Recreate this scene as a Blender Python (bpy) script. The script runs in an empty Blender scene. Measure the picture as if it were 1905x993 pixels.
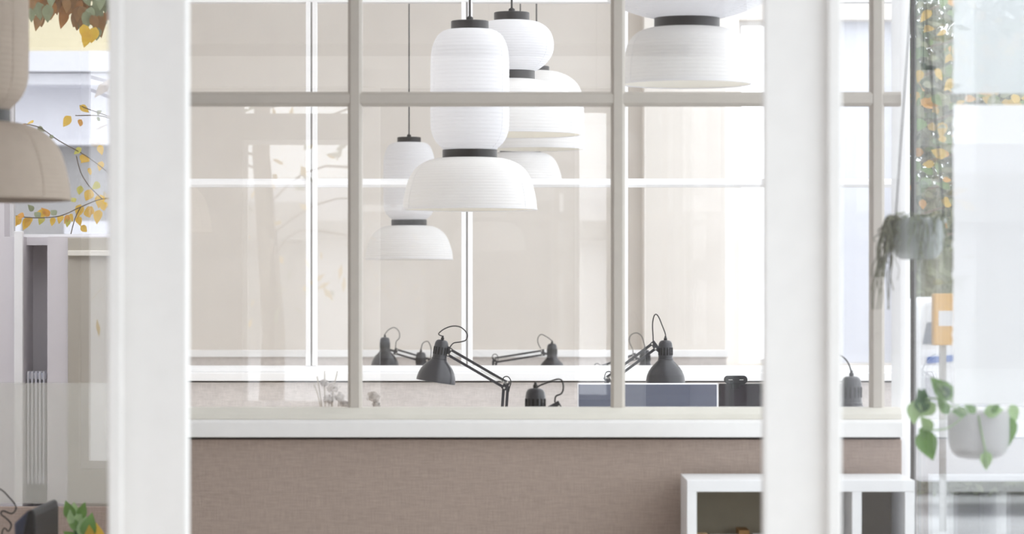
import bpy, bmesh, math, random
from mathutils import Vector, Matrix
random.seed(7)
S = bpy.context.scene
COL = S.collection
# ------------------------------------------------------------------ camera
F = 6000.0; CX = 952.5; HOR = 561.0; CH = 1.45      # focal length in pixels, horizon row, eye height
cd = bpy.data.cameras.new('camera'); cam = bpy.data.objects.new('camera', cd); COL.objects.link(cam)
cam.location = (0, 0, CH); cam.rotation_euler = (math.pi/2, 0, 0)
cd.sensor_width = 36; cd.lens = F/1905*36; cd.shift_y = (HOR-496.5)/1905
cd.clip_end = 300
cd.dof.use_dof = True; cd.dof.focus_distance = 12.6; cd.dof.aperture_fstop = cd.lens/1000/0.019
S.camera = cam
# ------------------------------------------------------------------ sky, exposure
W = bpy.data.worlds.new('world'); S.world = W; W.use_nodes = True
bg = W.node_tree.nodes['Background']; bg.inputs[0].default_value = (.93, .965, 1, 1); bg.inputs[1].default_value = 4.6
S.view_settings.view_transform = 'Standard'; S.view_settings.look = 'None'
S.view_settings.gamma = 1; S.view_settings.use_curve_mapping = False
S.view_settings.exposure = -0.34
S.cycles.use_denoising = True
S.cycles.transparent_max_bounces = 32; S.cycles.max_bounces = 14; S.cycles.diffuse_bounces = 6
S.cycles.glossy_bounces = 5; S.cycles.caustics_reflective = False; S.cycles.caustics_refractive = False
S.cycles.sample_clamp_indirect = 6

# ------------------------------------------------------------------ helpers
def P(px, py, d): return Vector(((px-CX)/F*d, d, CH+(HOR-py)/F*d))
def X(px, d): return (px-CX)/F*d
def Z(py, d): return CH+(HOR-py)/F*d
def lin(*c):
    return tuple((v/255/12.92 if v/255 <= .04045 else ((v/255+.055)/1.055)**2.4) for v in c)
MATS = {}
def mat(name, c, rough=.5, noise=.05, scale=25, bump=0, bscale=200, metal=0, weave=False, transl=0, spec=.5, stretch=None):
    if name in MATS: return MATS[name]
    m = bpy.data.materials.new(name); m.use_nodes = True; MATS[name] = m
    N = m.node_tree.nodes; L = m.node_tree.links; b = N['Principled BSDF']; out = N['Material Output']
    b.inputs['Roughness'].default_value = rough; b.inputs['Metallic'].default_value = metal
    b.inputs['Specular IOR Level'].default_value = spec
    tc = N.new('ShaderNodeTexCoord'); vec = tc.outputs['Object']
    if stretch:
        mp = N.new('ShaderNodeMapping'); mp.inputs['Scale'].default_value = stretch; L.new(vec, mp.inputs[0]); vec = mp.outputs[0]
    no = N.new('ShaderNodeTexNoise'); no.inputs['Scale'].default_value = scale; no.inputs['Detail'].default_value = 4
    L.new(vec, no.inputs['Vector'])
    r = N.new('ShaderNodeValToRGB'); L.new(no.outputs[0], r.inputs[0])
    r.color_ramp.elements[0].position = .3; r.color_ramp.elements[1].position = .7
    r.color_ramp.elements[0].color = (*[min(1, v*(1-noise)) for v in c], 1)
    r.color_ramp.elements[1].color = (*[min(1, v*(1+noise)) for v in c], 1)
    col = r.outputs[0]; h = None
    if weave:      # threads running up and across
        hs = []
        for sc in ((1, 1, .06), (.06, .06, 1)):
            mp = N.new('ShaderNodeMapping'); mp.inputs['Scale'].default_value = sc; L.new(tc.outputs['Object'], mp.inputs[0])
            n2 = N.new('ShaderNodeTexNoise'); n2.inputs['Scale'].default_value = 420; n2.inputs['Detail'].default_value = 2
            L.new(mp.outputs[0], n2.inputs['Vector']); hs.append(n2.outputs[0])
        ad = N.new('ShaderNodeMath'); ad.operation = 'ADD'; L.new(hs[0], ad.inputs[0]); L.new(hs[1], ad.inputs[1])
        mr = N.new('ShaderNodeMapRange'); mr.inputs[1].default_value = .7; mr.inputs[2].default_value = 1.3
        mr.inputs[3].default_value = .89; mr.inputs[4].default_value = 1.11; L.new(ad.outputs[0], mr.inputs[0])
        mx = N.new('ShaderNodeVectorMath'); mx.operation = 'SCALE'; L.new(col, mx.inputs[0]); L.new(mr.outputs[0], mx.inputs['Scale'])
        col = mx.outputs[0]; h = ad.outputs[0]
    L.new(col, b.inputs['Base Color'])
    if bump:
        bp = N.new('ShaderNodeBump'); bp.inputs['Strength'].default_value = bump; bp.inputs['Distance'].default_value = .002
        if h is None:
            nb = N.new('ShaderNodeTexNoise'); nb.inputs['Scale'].default_value = bscale; L.new(vec, nb.inputs['Vector']); h = nb.outputs[0]
        L.new(h, bp.inputs['Height']); L.new(bp.outputs[0], b.inputs['Normal'])
    if transl:
        tr = N.new('ShaderNodeBsdfTranslucent'); L.new(col, tr.inputs[0])
        ms = N.new('ShaderNodeMixShader'); ms.inputs[0].default_value = transl
        L.new(b.outputs[0], ms.inputs[1]); L.new(tr.outputs[0], ms.inputs[2]); L.new(ms.outputs[0], out.inputs[0])
    return m
def glass(name, ior=1.5, tint=(1, 1, 1), gain=1.0):
    m = bpy.data.materials.new(name); m.use_nodes = True; N = m.node_tree.nodes; L = m.node_tree.links
    N.remove(N['Principled BSDF']); out = N['Material Output']
    ge = N.new('ShaderNodeNewGeometry'); mr = N.new('ShaderNodeMapRange')
    L.new(ge.outputs['Backfacing'], mr.inputs[0]); mr.inputs[3].default_value = ior; mr.inputs[4].default_value = 1/ior
    fr = N.new('ShaderNodeFresnel'); L.new(mr.outputs[0], fr.inputs['IOR'])
    mu = N.new('ShaderNodeMath'); mu.operation = 'MULTIPLY'; mu.use_clamp = True; mu.inputs[1].default_value = gain; L.new(fr.outputs[0], mu.inputs[0])
    no = N.new('ShaderNodeTexNoise'); no.inputs['Scale'].default_value = 1.5
    cr = N.new('ShaderNodeValToRGB'); L.new(no.outputs[0], cr.inputs[0])
    cr.color_ramp.elements[0].color = (*[v*.99 for v in tint], 1); cr.color_ramp.elements[1].color = (*tint, 1)
    t = N.new('ShaderNodeBsdfTransparent'); L.new(cr.outputs[0], t.inputs[0])
    g = N.new('ShaderNodeBsdfGlossy'); g.inputs['Roughness'].default_value = 0
    ms = N.new('ShaderNodeMixShader'); L.new(mu.outputs[0], ms.inputs[0]); L.new(t.outputs[0], ms.inputs[1]); L.new(g.outputs[0], ms.inputs[2])
    L.new(ms.outputs[0], out.inputs[0]); return m
def frost(name, c, opacity, transl=.5):
    m = bpy.data.materials.new(name); m.use_nodes = True; N = m.node_tree.nodes; L = m.node_tree.links
    N.remove(N['Principled BSDF']); out = N['Material Output']
    no = N.new('ShaderNodeTexNoise'); no.inputs['Scale'].default_value = 60
    cr = N.new('ShaderNodeValToRGB'); L.new(no.outputs[0], cr.inputs[0])
    cr.color_ramp.elements[0].color = (*[v*.97 for v in c], 1); cr.color_ramp.elements[1].color = (*c, 1)
    d = N.new('ShaderNodeBsdfDiffuse'); tl = N.new('ShaderNodeBsdfTranslucent'); L.new(cr.outputs[0], d.inputs[0]); L.new(cr.outputs[0], tl.inputs[0])
    m1 = N.new('ShaderNodeMixShader'); m1.inputs[0].default_value = transl; L.new(d.outputs[0], m1.inputs[1]); L.new(tl.outputs[0], m1.inputs[2])
    t = N.new('ShaderNodeBsdfTransparent'); m2 = N.new('ShaderNodeMixShader'); m2.inputs[0].default_value = opacity
    L.new(t.outputs[0], m2.inputs[1]); L.new(m1.outputs[0], m2.inputs[2]); L.new(m2.outputs[0], out.inputs[0]); return m

class MB:
    def __init__(s): s.v = []; s.f = []
    def add(s, vs, fs):
        n = len(s.v); s.v += [tuple(v) for v in vs]; s.f += [tuple(i+n for i in f) for f in fs]; return s
    def box(s, x0, x1, y0, y1, z0, z1):
        vs = [(x, y, z) for z in (z0, z1) for y in (y0, y1) for x in (x0, x1)]
        return s.add(vs, [(0, 2, 3, 1), (4, 5, 7, 6), (0, 1, 5, 4), (2, 6, 7, 3), (0, 4, 6, 2), (1, 3, 7, 5)])
    def bar(s, a, b, w, t, up=(0, 1, 0)):          # straight bar a-b, width w in plane, thickness t along up
        a = Vector(a); b = Vector(b); u = Vector(up).normalized(); d = (b-a).normalized(); n = d.cross(u).normalized()
        u = n.cross(d).normalized()
        q = [n*w/2+u*t/2, -n*w/2+u*t/2, -n*w/2-u*t/2, n*w/2-u*t/2]
        return s.add([a+k for k in q]+[b+k for k in q], [(0, 1, 2, 3), (7, 6, 5, 4), (0, 4, 5, 1), (1, 5, 6, 2), (2, 6, 7, 3), (3, 7, 4, 0)])
    def tube(s, pts, r, n=8, caps=True):
        pts = [Vector(p) for p in pts]; rs = r if isinstance(r, (list, tuple)) else [r]*len(pts)
        vs = []; fs = []; prev = None
        for i, p in enumerate(pts):
            d = (pts[min(i+1, len(pts)-1)]-pts[max(i-1, 0)]).normalized()
            if prev is None:
                a = d.orthogonal().normalized()
            else:
                a = (prev-d*prev.dot(d)).normalized()
            prev = a; b = d.cross(a)
            vs += [p+(a*math.cos(2*math.pi*k/n)+b*math.sin(2*math.pi*k/n))*rs[i] for k in range(n)]
        for i in range(len(pts)-1):
            for k in range(n):
                fs.append((i*n+k, i*n+(k+1) % n, (i+1)*n+(k+1) % n, (i+1)*n+k))
        if caps: fs += [tuple(range(n))[::-1], tuple((len(pts)-1)*n+k for k in range(n))]
        return s.add(vs, fs)
    def lathe(s, prof, c, axis=(0, 0, 1), n=32):   # prof: (t along axis, radius)
        c = Vector(c); ax = Vector(axis).normalized()
        a = Vector((0, 1, 0)); a = (a-ax*a.dot(ax)).normalized(); b = ax.cross(a)
        vs = []; fs = []
        for t, r in prof:
            vs += [c+ax*t+(a*math.cos(2*math.pi*k/n)+b*math.sin(2*math.pi*k/n))*max(r, 1e-5) for k in range(n)]
        for i in range(len(prof)-1):
            for k in range(n):
                fs.append((i*n+k, i*n+(k+1) % n, (i+1)*n+(k+1) % n, (i+1)*n+k))
        return s.add(vs, fs)
    def prism(s, poly, ext):                       # poly: list of 3D points, extruded by vector ext
        n = len(poly); e = Vector(ext); p = [Vector(q) for q in poly]
        return s.add(p+[q+e for q in p], [tuple(range(n))[::-1], tuple(range(n, 2*n))]+[(i, (i+1) % n, n+(i+1) % n, n+i) for i in range(n)])
    def build(s, name, m, root=None, bevel=0, smooth=False, parent=None, sub=0):
        o0 = Vector((0, 0, 0)); r = root
        if root is not None: o0 = Vector(root['o'])
        me = bpy.data.meshes.new(name); me.from_pydata([Vector(v)-o0 for v in s.v], [], s.f)
        bm = bmesh.new(); bm.from_mesh(me); bmesh.ops.recalc_face_normals(bm, faces=bm.faces); bm.to_mesh(me); bm.free()
        me.materials.append(m)
        if smooth:
            for p in me.polygons: p.use_smooth = True
            me.set_sharp_from_angle(angle=math.radians(42))
        o = bpy.data.objects.new(name, me); COL.objects.link(o)
        if root is not None: o.parent = parent if parent is not None else root
        if bevel:
            b = o.modifiers.new('bevel', 'BEVEL'); b.width = bevel; b.segments = 2; b.limit_method = 'ANGLE'
        if sub:
            sm = o.modifiers.new('subsurf', 'SUBSURF'); sm.levels = sub; sm.render_levels = sub
        return o
def B(*a): return MB().box(*a)
def tag(o, label, cat=None, group=None, kind=None):
    o['label'] = label
    if cat: o['category'] = cat
    if group: o['group'] = group
    if kind: o['kind'] = kind
    return o
def empty(name, loc, label, cat=None, group=None, kind=None):
    o = bpy.data.objects.new(name, None); COL.objects.link(o); o.location = loc; o.empty_display_size = .05
    o['o'] = tuple(loc); return tag(o, label, cat, group, kind)
def struct(name, mb, m, label, bevel=0):
    return tag(mb.build(name, m, bevel=bevel), label, kind='structure')
def smooth_path(pts, n=6):
    pts = [Vector(p) for p in pts]; out = []
    for i in range(len(pts)-1):
        p0 = pts[max(i-1, 0)]; p1 = pts[i]; p2 = pts[i+1]; p3 = pts[min(i+2, len(pts)-1)]
        for k in range(n):
            t = k/n
            out.append(.5*((2*p1)+(p2-p0)*t+(2*p0-5*p1+4*p2-p3)*t*t+(3*p1-p0-3*p2+p3)*t**3))
    return out+[pts[-1]]

# ------------------------------------------------------------------ materials
white = mat('white_paint', lin(238, 236, 234), .45, .015)
white2 = mat('white_satin', lin(240, 240, 241), .35, .01)
greige = mat('greige_paint', lin(194, 187, 178), .5, .02)
cream = mat('cream_paint', lin(226, 222, 212), .5, .03, 8)
wallw = mat('wall_plaster', lin(233, 228, 222), .8, .02, 4, .15)
wallg = mat('wall_lavender', lin(214, 210, 214), .8, .02, 4, .1)
fabric = mat('woven_fabric', lin(169, 153, 143), .95, .025, 60, .4, weave=True, spec=.1)
fabric2 = mat('lit_woven_fabric', lin(212, 206, 203), .95, .05, 30, .5, weave=True, spec=.1)  # lighter copy of the woven fabric; brighter far-room light put into the colour
olive = mat('olive_board', lin(176, 170, 158), .7, .03, 5)
paper = mat('rice_paper', lin(243, 243, 245), .8, .01, 40, .15, 300, transl=.42, spec=.15)
taupe = mat('dimmed_paper', lin(190, 176, 162), .8, .03, 40, .1, 300, transl=.1, spec=.15)  # darker version of the white paper; the lamp's dim look is put into colour
inner = mat('paper_lining', lin(250, 247, 238), .8, .01, transl=.3, spec=.1)
ebony = mat('black_oak', lin(24, 20, 19), .4, .25, 60, .2, 200, stretch=(1, 1, 8))
cordm = mat('black_cord', lin(22, 21, 21), .6, .1)
lampm = mat('charcoal_enamel', lin(40, 40, 45), .3, .06, 30)
lampi = mat('white_enamel', lin(235, 235, 238), .4, .02)
slot = mat('slot_black', lin(12, 12, 13), .9, .1)
steel = mat('spring_steel', lin(200, 198, 192), .3, .05, metal=.7)
alu = mat('brushed_aluminium', lin(222, 223, 226), .3, .03, metal=.35)
screen = mat('screen_grey', lin(92, 97, 112), .12, .04, 3)
screen2 = mat('screen_dark', lin(26, 17, 24), .25, .1, 6, spec=.2)
plastic = mat('black_plastic', lin(14, 14, 16), .55, .1, spec=.25)
ceram = frost('frosted_pot', lin(214, 212, 212), .72, .3)
ceram2 = frost('frosted_planter', lin(204, 208, 206), .66, .4)
soil = mat('soil', lin(70, 60, 50), .95, .2, 80, .5)
leafg = mat('leaf_green', lin(98, 138, 62), .45, .2, 30, transl=.25)
leafd = mat('leaf_dark_green', lin(52, 92, 40), .4, .2, 30, transl=.2)
leafp = mat('leaf_pale_green', lin(150, 178, 122), .5, .15, 30, transl=.3)
leafy = mat('leaf_yellow', lin(226, 186, 66), .5, .15, 25, transl=.35)
leafo = mat('leaf_orange', lin(222, 160, 60), .5, .2, 25, transl=.3)
leafb = mat('leaf_brown', lin(150, 112, 66), .6, .25, 25, transl=.25)
leafs = mat('leaf_grey_green', lin(142, 150, 116), .6, .2, 30, transl=.25)
dry = mat('dry_stem', lin(184, 176, 164), .8, .1)
moss = mat('grey_green_stem', lin(112, 112, 92), .7, .2, 60)
bark = mat('bark', lin(104, 90, 74), .9, .3, 40, .6)
bloom = mat('dried_bloom', lin(206, 199, 193), .9, .15, 120, .5, transl=.2)
floorm = mat('oak_floor', lin(192, 184, 174), .5, .12, 6, stretch=(8, .6, 1))
concrete = mat('pavement', lin(178, 178, 180), .9, .08, 6, .3)
desk_m = mat('desk_white', lin(236, 235, 233), .4, .02)
yellow_s = mat('sign_yellow', lin(226, 170, 70), .5, .04)
bwhite = mat('render_white', lin(236, 236, 240), .8, .02, 3)
byellow = mat('render_pale_yellow', lin(222, 212, 180), .85, .03, 3)
bgrey = mat('render_grey', lin(176, 174, 172), .85, .03, 3)
radm = mat('radiator_enamel', lin(228, 229, 236), .4, .02)
sill_shade_mullion = mat('sill_shade_dark_mullion', lin(60, 54, 50), .8, .1)  # dark tone painting the shade under the sills; also one dark mullion
book1 = mat('paper_stack', lin(228, 226, 220), .8, .03, 60)
wood = mat('pale_wood', lin(214, 178, 130), .5, .12, 10, stretch=(1, 1, 10))
gA = glass('clear_pane', 1.74); gF = glass('facade_pane', 1.45, (.92, .93, .93), .62); gT = glass('tinted_pane', 1.45, (.76, .76, .77)); gB = glass('clear_pane_thin', 1.4)

DA = 9.0; DB = 15.25; DC = 20.5; DF = 22.5; DN = 5.2; XR = X(1690, DA); XL = X(275, DA)
def xray(px, d): return X(px, d)
ZC = 3.05                       # ceiling of the near room
# ------------------------------------------------------------------ ground, floor, ceiling
struct('ground', B(-40, 40, -45, 70, -.5, -.12), concrete, 'grey paved ground outside the building')
fl = MB(); fl.prism([(-3, -2.2, -.1), (XR, -2.2, -.1), (XR, DA, -.1), (X(1690, DF), DF, -.1), (X(275, DF), DF, -.1), (X(275, 12), 12, -.1), (-3, 12, -.1)], (0, 0, .1))
struct('floor', fl, floorm, 'pale oak floor running through the rooms')
struct('ceiling', MB().prism([(-3, -2.2, ZC), (XR, -2.2, ZC), (XR, DA, ZC), (XL, DA, ZC), (-3, DA, ZC)], (0, 0, .12)), white, 'white ceiling over the nearest room')
struct('added_ceiling_far', MB().prism([(X(276, DA), DA+.1, 4.12), (X(1275, DA), DA+.1, 4.12), (X(1275, DF), DF, 4.12), (X(276, DF), DF, 4.12)], (0, 0, .12)), white, 'unseen white ceiling over the far rooms, left open along one side to set the light')  # slab added to cut sky light; open strip sized for brightness
# rear wall with windows (behind the camera, seen as reflections)
def rwall():
    y0, y1 = -2.2, -2.0; m = MB()
    xs = [-3, -1.68, -.85, .39, .62, XR]
    m.box(-3, -1.68, y0, y1, 0, ZC); m.box(-.85, .39, y0, y1, 0, ZC); m.box(.62, XR, y0, y1, 0, ZC)
    m.box(-1.68, -.85, y0, y1, 0, .8); m.box(-1.68, -.85, y0, y1, 2.46, 2.62); m.box(-1.68, -.85, y0, y1, 2.68, ZC)
    m.box(.39, .62, y0, y1, 0, .84); m.box(.39, .62, y0, y1, 2.66, ZC)
    return m
struct('wall_rear', rwall(), mat('taupe_paint', lin(138, 130, 124), .8, .03, 4), 'pale wall with tall windows opposite the glass partitions')
def window(n, y, x0, x1, z0, z1, label, m=white2, bars=(), t=.03, w=.03, g=None):
    r = empty('window_%d' % n, ((x0+x1)/2, y, z0), label, kind='structure')
    fr = MB(); fr.box(x0, x0+w, y-t, y+t, z0, z1); fr.box(x1-w, x1, y-t, y+t, z0, z1); fr.box(x0+w, x1-w, y-t, y+t, z0, z0+w); fr.box(x0+w, x1-w, y-t, y+t, z1-w, z1)
    fr.build('window_frame', m, r)
    B(x0+w, x1-w, y-.003, y+.003, z0+w, z1-w).build('pane', g or gB, r)
    return r
window(1, -2.1, -1.68, -.85, .8, 2.46, 'wide window in the wall opposite the partitions')
window(2, -2.1, .39, .62, .84, 2.66, 'narrow tall window in the wall opposite the partitions')
wlm = MB(); wlm.box(-3.1, -3, -2.2, -1.2, 0, ZC); wlm.box(-3.1, -3, 3.6, 12, 0, ZC); wlm.box(-3.1, -3, -1.2, 3.6, 0, .7); wlm.box(-3.1, -3, -1.2, 3.6, 2.8, ZC)
struct('wall_left', wlm, wallg, 'pale wall with an added window opening on the side away from the facade')
rw = empty('window_11', (-3.05, 1.2, .7), 'wide window added in the unseen side wall to light the door posts', kind='structure')  # invented window, out of view, that brightens the door posts
for ya, yb in ((-1.2, .4), (.4, 2.0), (2.0, 3.6)):
    B(-3.053, -3.047, ya+.03, yb-.03, .73, 2.77).build('pane', gB, rw)
    for q in (ya, yb-.03): B(-3.08, -3.02, q, q+.03, .7, 2.8).build('mullion', white2, rw)
for q in (.7, 2.77): B(-3.08, -3.02, -1.2, 3.6, q, q+.03).build('rail', white2, rw)
# divider wall between the glazed rooms and the side passage
dv = MB().prism([(XL, DA, 0), (X(275, DF), DF, 0), (X(268, DF), DF, 0), (X(268, DA), DA, 0)], (0, 0, 4.2))
struct('wall_divider', dv, wallw, 'warm white dividing wall between passage and glazed rooms')
# far wall with pilaster and a tall window
fx0, fx1 = X(268, DF), X(1690, DF); wx0, wx1 = X(1375, DF), X(1460, DF); wz0, wz1 = Z(676, DF), Z(36, DF)
ux0, ux1 = X(1500, DF), X(1682, DF)
fw = MB(); fw.box(fx0, wx0, DF, DF+.3, 0, 4.2); fw.box(wx1, ux0, DF, DF+.3, 0, 4.2); fw.box(ux1, fx1, DF, DF+.3, 0, 4.2); fw.box(ux0, ux1, DF, DF+.3, 0, wz0); fw.box(ux0, ux1, DF, DF+.3, wz1, 4.2); fw.box(wx0, wx1, DF, DF+.3, 0, wz0); fw.box(wx0, wx1, DF, DF+.3, wz1, 4.2)
struct('wall_far', fw, wallw, 'warm white plaster wall at the far end')
struct('trim_1', B(X(1197, DF-.3), X(1352, DF-.3), DF-.3, DF, 0, 4.2), wallw, 'shallow plaster pilaster beside the far window', .01)
window(3, DF+.2, wx0, wx1, wz0, wz1, 'tall bright window at the end of the far wall')
wq = window(12, DF+.2, ux0, ux1, wz0, wz1, 'far window with its pale blind drawn, beyond the second door post')
B(ux0+.01, ux1-.01, DF+.1, DF+.104, wz0+.01, wz1-.01).build('blind', frost('blind_cloth', lin(236, 238, 244), 1.0, .5), wq)
# passage back wall (left): opening to the street, trims
DP = 12.0
pw = MB(); ox0, ox1, oz0 = X(8, DP), X(214, DP), Z(440, DP)
pw.box(-3, ox0, DP, DP+.2, 0, ZC); pw.box(ox1, X(275, DP), DP, DP+.2, 0, ZC); pw.box(ox0, ox1, DP, DP+.2, 2.9, ZC)
pw.box(ox0, X(42, DP), DP, DP+.2, 0, oz0); pw.box(X(88, DP), ox1, DP, DP+.2, 0, oz0); pw.box(X(42, DP)-.02, X(88, DP)+.02, DP+.26, DP+.32, 0, oz0); pw.box(X(42, DP)-.02, X(42, DP), DP+.2, DP+.26, 0, oz0); pw.box(X(88, DP), X(88, DP)+.02, DP+.2, DP+.26, 0, oz0); pw.box(X(42, DP), X(88, DP), DP+.1, DP+.26, oz0-.03, oz0)
struct('wall_passage', pw, wallg, 'lavender grey wall below the street window in the side passage')
window(4, DP+.16, ox0, ox1, oz0, 2.9, 'street window behind the yellow branch in the side passage', w=.012, g=gT)
struct('trim_2', B(X(26, DP-.03), X(42, DP-.03), DP-.03, DP, 0, Z(430, DP)), white2, 'narrow white vertical trim beside the radiator', .002)
struct('trim_3', B(X(126, DP-.02), X(240, DP-.02), DP-.02, DP, 0, Z(442, DP)), olive, 'olive grey panel below the street window', .003)
struct('trim_4', B(X(126, DP-.035), X(240, DP-.035), DP-.04, DP-.02, Z(476, DP), Z(466, DP)), cream, 'thin horizontal rail on the olive grey panel', .002)
struct('trim_6', B(-3, X(275, DP-.06), DP-.08, DP-.045, 0, Z(940, DP)), fabric, 'taupe fabric wainscot at the foot of the passage wall', .003)

# ------------------------------------------------------------------ glazed partitions
def partition(wallname, n, d, x0, x1, ztop, vx, zs_top, zs_bot, zrail, bars, mm, sillm, wlabel, label, hw, deep, fm, ch, xglass=None, gl=None, sill_out=.05):
    wl = empty(wallname, ((x0+x1)/2, d, 0), wlabel, kind='structure')
    # upholstered boards below the sill, butt-jointed
    edges = [x0]+[v for v in vx if x0+.05 < v < x1-.05]+[x1]
    B(x0, x1, d+.02, d+.09, 0, zs_bot).build('core', sill_shade_mullion, wl)  # dark core paints the sill's overhang shadow as a thin line
    B(x0, x1, d-.012, d+.02, 0, zs_bot-.007).build('fabric_panel', fm, wl, bevel=.004)
    B(x0, x1, d+.09, d+.115, 0, zs_bot-.007).build('fabric_panel', fm, wl, bevel=.004)
    r = empty('window_%d' % n, ((x0+x1)/2, d, zs_bot), label, kind='structure')
    # sill board with a bead, then the bottom rail
    s = MB(); zz = zs_bot; s.prism([(x0, d-sill_out, zz), (x0, d-sill_out, zz+(zs_top-zz)*.52), (x0, d-sill_out+.012, zz+(zs_top-zz)*.6), (x0, d+.14, zz+(zs_top-zz)*.6), (x0, d+.14, zz)], (x1-x0, 0, 0))
    s.build('sill', sillm, r, bevel=.003)
    MB().prism([(x0, d-.02, zz+(zs_top-zz)*.6), (x0, d-.02, zz+(zs_top-zz)*.8), (x0, d, zs_top), (x0, d+.08, zs_top), (x0, d+.08, zz+(zs_top-zz)*.6)], (x1-x0, 0, 0)).build('bottom_rail', fm if False else cream if n == 5 else white2, r, bevel=.002)
    def prof_v(x):   # chamfered bar, wide at the back
        return [(x-hw-ch, d+deep, zs_top), (x-hw-ch, d+ch, zs_top), (x-hw, d, zs_top), (x+hw, d, zs_top), (x+hw+ch, d+ch, zs_top), (x+hw+ch, d+deep, zs_top)]
    for v in vx:
        mu = MB().prism(prof_v(v), (0, 0, ztop-zs_top)).build('mullion', mm, r)
        if n == 6:      # paired beads with grey painted in for the shaded groove between
            for q in (-1, 1): B(v+q*.0155-.011, v+q*.0155+.011, d-.012, d+.03, zs_top, ztop).build('bead', mm, r, bevel=.002, parent=mu)
            B(v-.0045, v+.0045, d-.002, d+.01, zs_top, ztop).build('groove', bgrey, r, parent=mu)
    segs = [x0]+list(vx)+[x1]
    zl = [zs_top]+[b for b in bars]+[ztop]
    for b in bars:
        for a, c in zip(segs[:-1], segs[1:]):
            a2, c2 = a+(hw if a != x0 else 0), c-(hw if c != x1 else 0)
            if c2-a2 < .02: continue
            MB().prism([(a2, d+deep-.002, b-hw-ch), (a2, d+ch, b-hw-ch), (a2, d+.002, b-hw), (a2, d+.002, b+hw), (a2, d+ch, b+hw+ch), (a2, d+deep-.002, b+hw+ch)], (c2-a2, 0, 0)).build('glazing_bar', mm, r)
    B(x0, x1, d, d+deep+.02, ztop, ztop+.09).build('top_rail', white2, r, bevel=.003)
    yg = d+deep*.55
    for za, zb in zip(zl[:-1], zl[1:]):
        for a, c in zip(segs[:-1], segs[1:]):
            if c-a < .03: continue
            B(a, c, yg-.002, yg+.002, za, zb).build('pane', gl or gA, r)
    return r
pA = .0015
vA = [X(660, DA), X(1150, DA), X(1633, DA)]
partition('wall_near', 5, DA, XL, XR-.02, 3.0, vA, Z(758, DA), Z(812, DA), 0, [Z(183.5, DA)], greige, white,
          'taupe woven fabric dado below the nearest glazed partition', 'nearest glazed partition with slim greige glazing bars', .0115, .05, fabric, .008)
vB = [X(579.5, DB), X(868.5, DB), X(1157.5, DB), X(1446, DB), X(290, DB)]; vB.sort()
partition('wall_middle', 6, DB, X(276, DB), X(1689, DB), Z(4, DB), vB, Z(680, DB), Z(708, DB), 0, [Z(340, DB)], white2, white2,
          'woven fabric dado, lightened for brighter light, below the second glazed partition', 'second glazed partition with crisp white glazing bars', .008, .06, fabric2, .012, gl=gB)
# third, low partition
wl = empty('wall_back', (0, DC, 0), 'low fabric screen with white cap in the last room', kind='structure')
B(X(276, DC), X(1352, DC), DC, DC+.06, 0, Z(664, DC)).build('fabric_panel', fabric2, wl, bevel=.003)
B(X(276, DC), X(1356, DC), DC-.03, DC+.09, Z(664, DC), Z(651, DC)).build('cap', white2, wl, bevel=.004)
# ceiling over the nearest room ends at the partition: wall above it
struct('wall_above', B(XL, XR, DA, DA+.1, 3.09, 4.2), white, 'white wall strip above the nearest glazed partition')
# facade, near part (parallel to view) and far part (slightly splayed)
def facade(n, p0, p1, z0, z1, cnt, label, g):
    p0 = Vector(p0); p1 = Vector(p1); r = empty('window_%d' % n, (p0.x, p0.y, 0), label, kind='structure')
    d = (p1-p0); u = d.normalized()
    for i in range(cnt+1):
        a = p0+d*i/cnt
        MB().bar((a.x, a.y, z0), (a.x, a.y, z1), .05 if not (i == cnt and n == 7) else .014, .06 if not (i == cnt and n == 7) else .02, up=(u.x, u.y, 0)).build('mullion', sill_shade_mullion if (i == cnt and n == 7) else white2, r)
    for i in range(cnt):
        a = p0+d*i/cnt+u*.03; b = p0+d*(i+1)/cnt-u*.03
        MB().bar((a.x, a.y, (z0+z1)/2), (b.x, b.y, (z0+z1)/2), z1-z0, .006, up=(u.y, -u.x, 0)).build('pane', g, r)
    for za, zb in ((z0-.1, z0), (z1, z1+.1)):
        MB().bar((p0.x, p0.y, (za+zb)/2), (p1.x, p1.y, (za+zb)/2), zb-za, .06, up=(u.y, -u.x, 0)).build('rail', white2, r)
    return r
struct('added_wall_right', B(XR, XR+.1, -2.2, 1.5, 0, ZC), wallg, 'pale solid wall added out of view on the facade side to dim the nearest room')  # unseen wall added in place of facade glass to reduce light
facade(7, (XR+.012, 1.5), (XR+.012, DA-.01), .1, 2.95, 2, 'glazed facade beside the nearest room', gF)
facade(8, (X(1687, DA), DA+.15), (X(1687, DF), DF), .1, 4.1, 8, 'glazed facade along the rooms behind the partitions', gB)

# doorway in front: two thick white posts, header and side panes
def post(name_n, xa, xb, label, step):
    d = DN; m = MB(); m.box(X(xa, d), X(xb, d), d, d+.045, 0, 2.3)
    o = m.build('trim_%d' % name_n, white, bevel=.004); tag(o, label, kind='structure')
    m = MB(); m.box(X(step[0], d-.018), X(step[1], d-.018), d-.018, d, 0, 2.3)
    q = m.build('architrave', white, None, bevel=.003); q.parent = o
    return o
post(7, 201, 348, 'thick white door post beside the frosted screen', (201, 226))
post(8, 1421, 1566, 'thick white door post beside the hanging plants', (1541, 1566))
struct('trim_9', B(-3, XR, DN, DN+.11, 2.3, 2.42), white, 'white header above the door opening')
def side_pane(n, x0, x1, label):
    r = empty('window_%d' % n, ((x0+x1)/2, DN, 0), label, kind='structure')
    B(x0, x1, DN+.04, DN+.07, 0, .35).build('bottom_rail', white, r); B(x0, x1, DN+.05, DN+.056, .35, 2.3).build('pane', gA, r)
side_pane(9, -3, X(201, DN), 'clear side pane next to the door post by the passage')
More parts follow.
